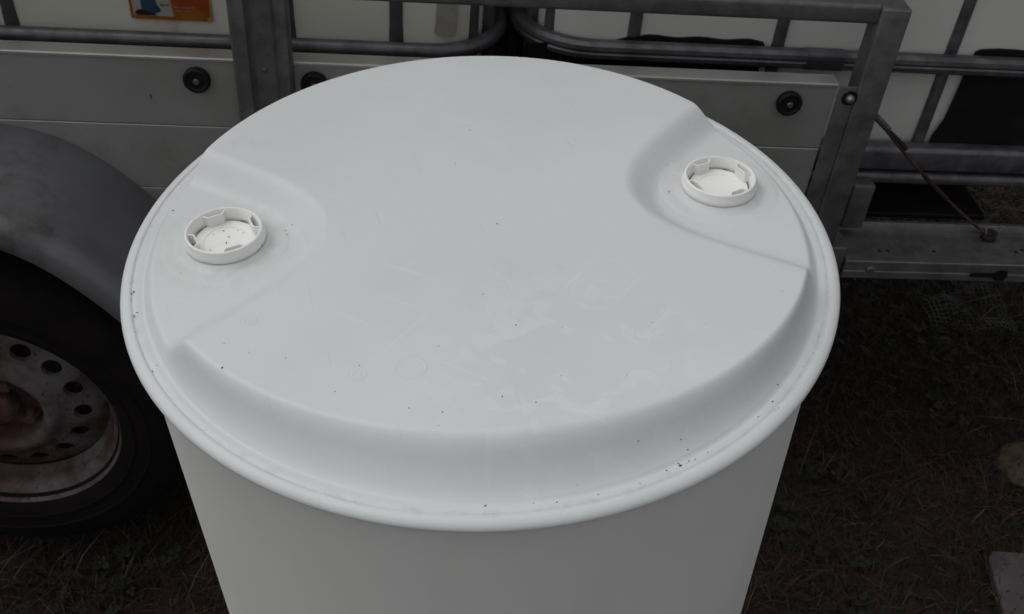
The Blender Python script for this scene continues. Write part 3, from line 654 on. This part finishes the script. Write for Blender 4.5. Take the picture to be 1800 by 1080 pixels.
# black rubber sheets hung inside the cage
def sheet(name, pts, label, y=.6665):
    bm = bmesh.new(); vs = [bm.verts.new((x, y, z)) for x, z in pts]; fa = bm.faces.new(vs)
    r = bmesh.ops.extrude_face_region(bm, geom=[fa]); 
    for e in r['geom']:
        if isinstance(e, bmesh.types.BMVert): e.co.y += -.0035
    bmesh.ops.recalc_face_normals(bm, faces=bm.faces)
    me = bpy.data.meshes.new(name); bm.to_mesh(me); bm.free()
    o = link(name, me, M['black'], None, smooth=False); return tag(o, label, 'rubber sheet', 'black sheets tucked into the cages')
def wav(x0, x1, z, n=14, amp=.0014):
    return [(x0+(x1-x0)*i/n, z+amp*math.sin(i*1.1)+(-.001 if i in (0, n) else 0)) for i in range(n+1)]
sheet('rubber_sheet', [(.080, .60), (.080, .785), (.20, .792), (.236, .8035)]+wav(.245, .415, .8045)+[(.4235, .802), (.4265, .797), (.4255, .745), (.422, .60)], 'black sheet tucked behind the cage tube just above the drum')
sheet('rubber_sheet', [(.745, .602), (.7230, .646), (.7235, .660), (.7325, .69), (.738, .790), (.7405, .802)]+wav(.7475, 1.1, .8065)+[(1.105, .60)], 'black sheet hanging on the white tank at the right edge')

# ------------------------------------------------------------------ things on the grass
def netting():
    v = []; f = []; s = .0115; r = .0010
    def P(i, j):
        x = 1.06+i*s+.05*j*s+.004*noise.noise(Vector((i*.3, j*.3, 2))); y = .955+j*s*1.05+.004*noise.noise(Vector((i*.25, j*.3, 7)))
        z = .002+.026*noise.noise(Vector((i*.12, j*.15, 4)))+.006*noise.noise(Vector((i*.5, j*.5, 5))); return Vector((x, y, z))
    nI, nJ = 18, 14
    keep = lambda i, j: True
    def seg(a, b):
        d = (b-a).normalized(); s1 = d.orthogonal().normalized(); s2 = d.cross(s1); k = len(v)
        for p in (a, b):
            for q in range(3): t = 2*PI*q/3; v.append(p+(s1*math.cos(t)+s2*math.sin(t))*r)
        for q in range(3): f.append((k+q, k+(q+1) % 3, k+3+(q+1) % 3, k+3+q))
    for i in range(nI):
        for j in range(nJ):
            if keep(i, j):
                if i < nI-1: seg(P(i, j), P(i+1, j))
                if j < nJ-1: seg(P(i, j), P(i, j+1))
    o = link('plastic_netting', mesh('plastic_netting', v, f), M['net']); return tag(o, 'piece of pale green plastic netting half sunk in the grass below the trailer tail', 'netting')
netting()
def stone():
    bm = bmesh.new(); bmesh.ops.create_icosphere(bm, subdivisions=4, radius=1)
    for v in bm.verts:
        n = v.co.normalized(); d = 1+.28*noise.noise(n*1.8)+.14*noise.noise(n*6)
        v.co = Vector((n.x*.078*d, n.y*.062*d, n.z*.026*d))
    me = bpy.data.meshes.new('flat_stone'); bm.to_mesh(me); bm.free()
    o = link('flat_stone', me, M['sand'], loc=(1.130, .575, -.013)); tag(o, 'flat yellowish stone lying in the grass at the right edge', 'stone')
stone()
def board():
    pts = [(.937, .356), (.950, .372), (1.000, .368), (1.06, .372), (1.20, .30), (1.15, .05), (.93, .08), (.913, .22)]
    bm = bmesh.new(); vs = [bm.verts.new((x, y-.004, .008)) for x, y in pts]; fa = bm.faces.new(vs); r = bmesh.ops.extrude_face_region(bm, geom=[fa])
    for e in r['geom']:
        if isinstance(e, bmesh.types.BMVert): e.co.z -= .02
    bmesh.ops.recalc_face_normals(bm, faces=bm.faces); bmesh.ops.bevel(bm, geom=list(bm.edges), offset=.0015, segments=1, affect='EDGES')
    me = bpy.data.meshes.new('broken_slab'); bm.to_mesh(me); bm.free()
    tag(link('broken_slab', me, M['slab'], smooth=False), 'broken grey pink slab lying in the grass at the lower right corner', 'slab')
board()

# grit and seeds lying on the drum (places measured on its top, local x, y)
SPECKS = [(-0.2767, -0.0475, 0.0022, 2), (-0.2717, -0.0578, 0.0022, 3), (-0.273, -0.0598, 0.0022, 3), (-0.2716, -0.0658, 0.0022, 1.2), (-0.2637, -0.0817, 0.0022, 3), (-0.2649, -0.0855, 0.0022, 3), (-0.2653, -0.0949, 0.0022, 1.2), (-0.2603, -0.1038, 0.0022, 1.7), (-0.2385, -0.1447, 0.0022, 2), (-0.2365, -0.139, 0.0022, 1.7), (-0.1795, -0.1715, 0.0308, 2.7), (-0.1638, -0.1572, 0.0308, 1.2), (-0.1377, -0.1637, 0.0308, 1.6), (-0.1821, -0.1476, 0.0308, 1.2), (-0.1012, -0.1964, 0.0308, 1.5), (-0.0867, -0.1726, 0.0307, 2), (-0.2007, -0.1873, 0.0022, 1.3), (-0.193, -0.2025, 0.0022, 1.6), (-0.1945, -0.2044, 0.0022, 1.6), (-0.1882, -0.2036, 0.0022, 1.6), (-0.1908, -0.202, 0.0022, 1.4), (-0.0875, -0.2623, 0.0022, 2), (-0.1113, -0.2501, 0.0022, 1), (-0.0332, -0.1554, 0.0305, 2), (-0.0013, -0.1012, 0.0299, 1.5), (0.0214, -0.1356, 0.0303, 2.6), (0.0544, -0.1393, 0.0305, 1.2), (0.1188, -0.137, 0.0307, 1.5), (0.1567, -0.1396, 0.0308, 1.2), (-0.0518, -0.2129, 0.0308, 1.6), (-0.0299, -0.2172, 0.0308, 1.9), (0.0094, -0.205, 0.0308, 2), (0.0312, -0.2108, 0.0308, 2.1), (0.0499, -0.1871, 0.0307, 1.6), (0.0941, -0.1881, 0.0308, 1.5), (-0.0323, -0.2288, 0.0308, 1.5), (0.0969, -0.2341, 0.0164, 2.5), (0.1267, -0.2278, 0.0096, 2), (0.1311, -0.2324, 0.0044, 2), (0.1246, -0.2438, 0.0022, 4), (0.1237, -0.2423, 0.0022, 2), (0.1308, -0.2402, 0.0022, 2.5), (0.1352, -0.2389, 0.0022, 2), (0.115, -0.2477, 0.0022, 3), (0.1289, -0.2425, 0.0022, 1.5), (0.1445, -0.2335, 0.0022, 1.8), (0.2049, -0.175, 0.0034, 3), (0.1981, -0.1894, 0.0022, 2.5), (0.185, -0.2032, 0.0022, 2), (0.2169, -0.1781, 0.0022, 2), (0.2104, -0.1866, 0.0022, 2), (0.201, -0.1959, 0.0022, 2.5), (0.1985, -0.1979, 0.0022, 2), (0.2456, -0.136, 0.0022, 2.5), (0.2391, -0.1429, 0.0022, 1.5), (0.2282, -0.156, 0.0022, 1.5), (0.2723, -0.0798, 0.0022, 2.5), (0.2677, -0.0817, 0.0022, 1.5), (-0.0037, -0.2716, 0.0022, 3), (0.0416, -0.2706, 0.0022, 2.6), (0.0269, -0.2705, 0.0022, 1.5), (0.0555, -0.2592, 0.0049, 1.5), (0.0685, -0.2653, 0.0022, 1.5), (0.0962, -0.2572, 0.0022, 1.6), (0.2196, -0.1061, 0.0308, 1.3), (-0.0086, 0.122, 0.0301, 2), (-0.0213, 0.0701, 0.0295, 2), (-0.0508, 0.059, 0.0295, 1), (0.0117, -0.0154, 0.029, 2.6), (0.0692, -0.0956, 0.0301, 1), (-0.2149, 0.0972, 0.0308, 1), (-0.2579, 0.0334, 0.0123, 2.6), (-0.2758, 0.0254, 0.0022, 2), (-0.1757, -0.0208, 0.0163, 3), (-0.1556, 0.0067, 0.0152, 2), (-0.1604, 0.0017, 0.0134, 2.2), (-0.1584, -0.0036, 0.0133, 2), (-0.2353, -0.0489, 0.0133, 1.5), (0.1915, 0.1351, 0.0251, 1.6), (0.1646, 0.083, 0.0155, 1.5), (0.1609, 0.045, 0.0133, 2.5), (0.2751, -0.0257, 0.0022, 4), (0.2716, -0.0438, 0.0022, 2), (-0.2279, 0.0017, 0.0155, 2.5), (-0.2098, 0.0003, 0.0155, 3), (-0.2043, -0.0081, 0.0155, 2.3), (-0.205, -0.0154, 0.0155, 2.7), (-0.222, -0.0207, 0.0155, 2.3), (-0.2206, -0.0236, 0.0155, 3), (-0.216, -0.0245, 0.0155, 2.4), (-0.1933, -0.0032, 0.0155, 2.3), (-0.1984, 0.0007, 0.0155, 2), (-0.2173, -0.0039, 0.0155, 1.6)]
def grit():
    v = []; f = []
    def one(x, y, z, s, a):
        k = len(v); l = s*random.uniform(1.0, 2.1); w = s*random.uniform(.7, 1.0); h = s*.5; c, d = math.cos(a), math.sin(a)
        for px, py, pz in ((-l, 0, .3*h), (0, -w, .2*h), (l, 0, .4*h), (0, w, .2*h), (0, 0, h), (0, 0, -.3*h)): v.append(RIM0+U*(x+px*c-py*d)+V_*(y+px*d+py*c)+AX*(z+pz))
        f.extend([(k, k+1, k+4), (k+1, k+2, k+4), (k+2, k+3, k+4), (k+3, k, k+4), (k+1, k, k+5), (k+2, k+1, k+5), (k+3, k+2, k+5), (k, k+3, k+5)])
    for x, y, z, s in SPECKS: one(x, y, z, s*.00027, random.uniform(0, PI))
    for i in range(18):
        a = random.uniform(0, 2*PI); r = .27*math.sqrt(random.random()); x, y = r*math.cos(a), r*math.sin(a); one(x, y, float(lid_z(x, y))+.0001, random.uniform(.00012, .00026), random.uniform(0, PI))
    for i in range(90):
        a = random.choice((random.gauss(PI, .3), random.gauss(-2.3, .2), random.gauss(-.7, .3), random.gauss(-.2, .3))); x, y = .2715*math.cos(a), .2715*math.sin(a); one(x, y, -.005, random.uniform(.00015, .0004), random.uniform(0, PI))
    o = link('dirt_specks', mesh('dirt_specks', v, f), M['speck'], smooth=False); tag(o, 'dark grit and tiny seeds scattered on the drum top', 'dirt', kind='stuff')
grit()
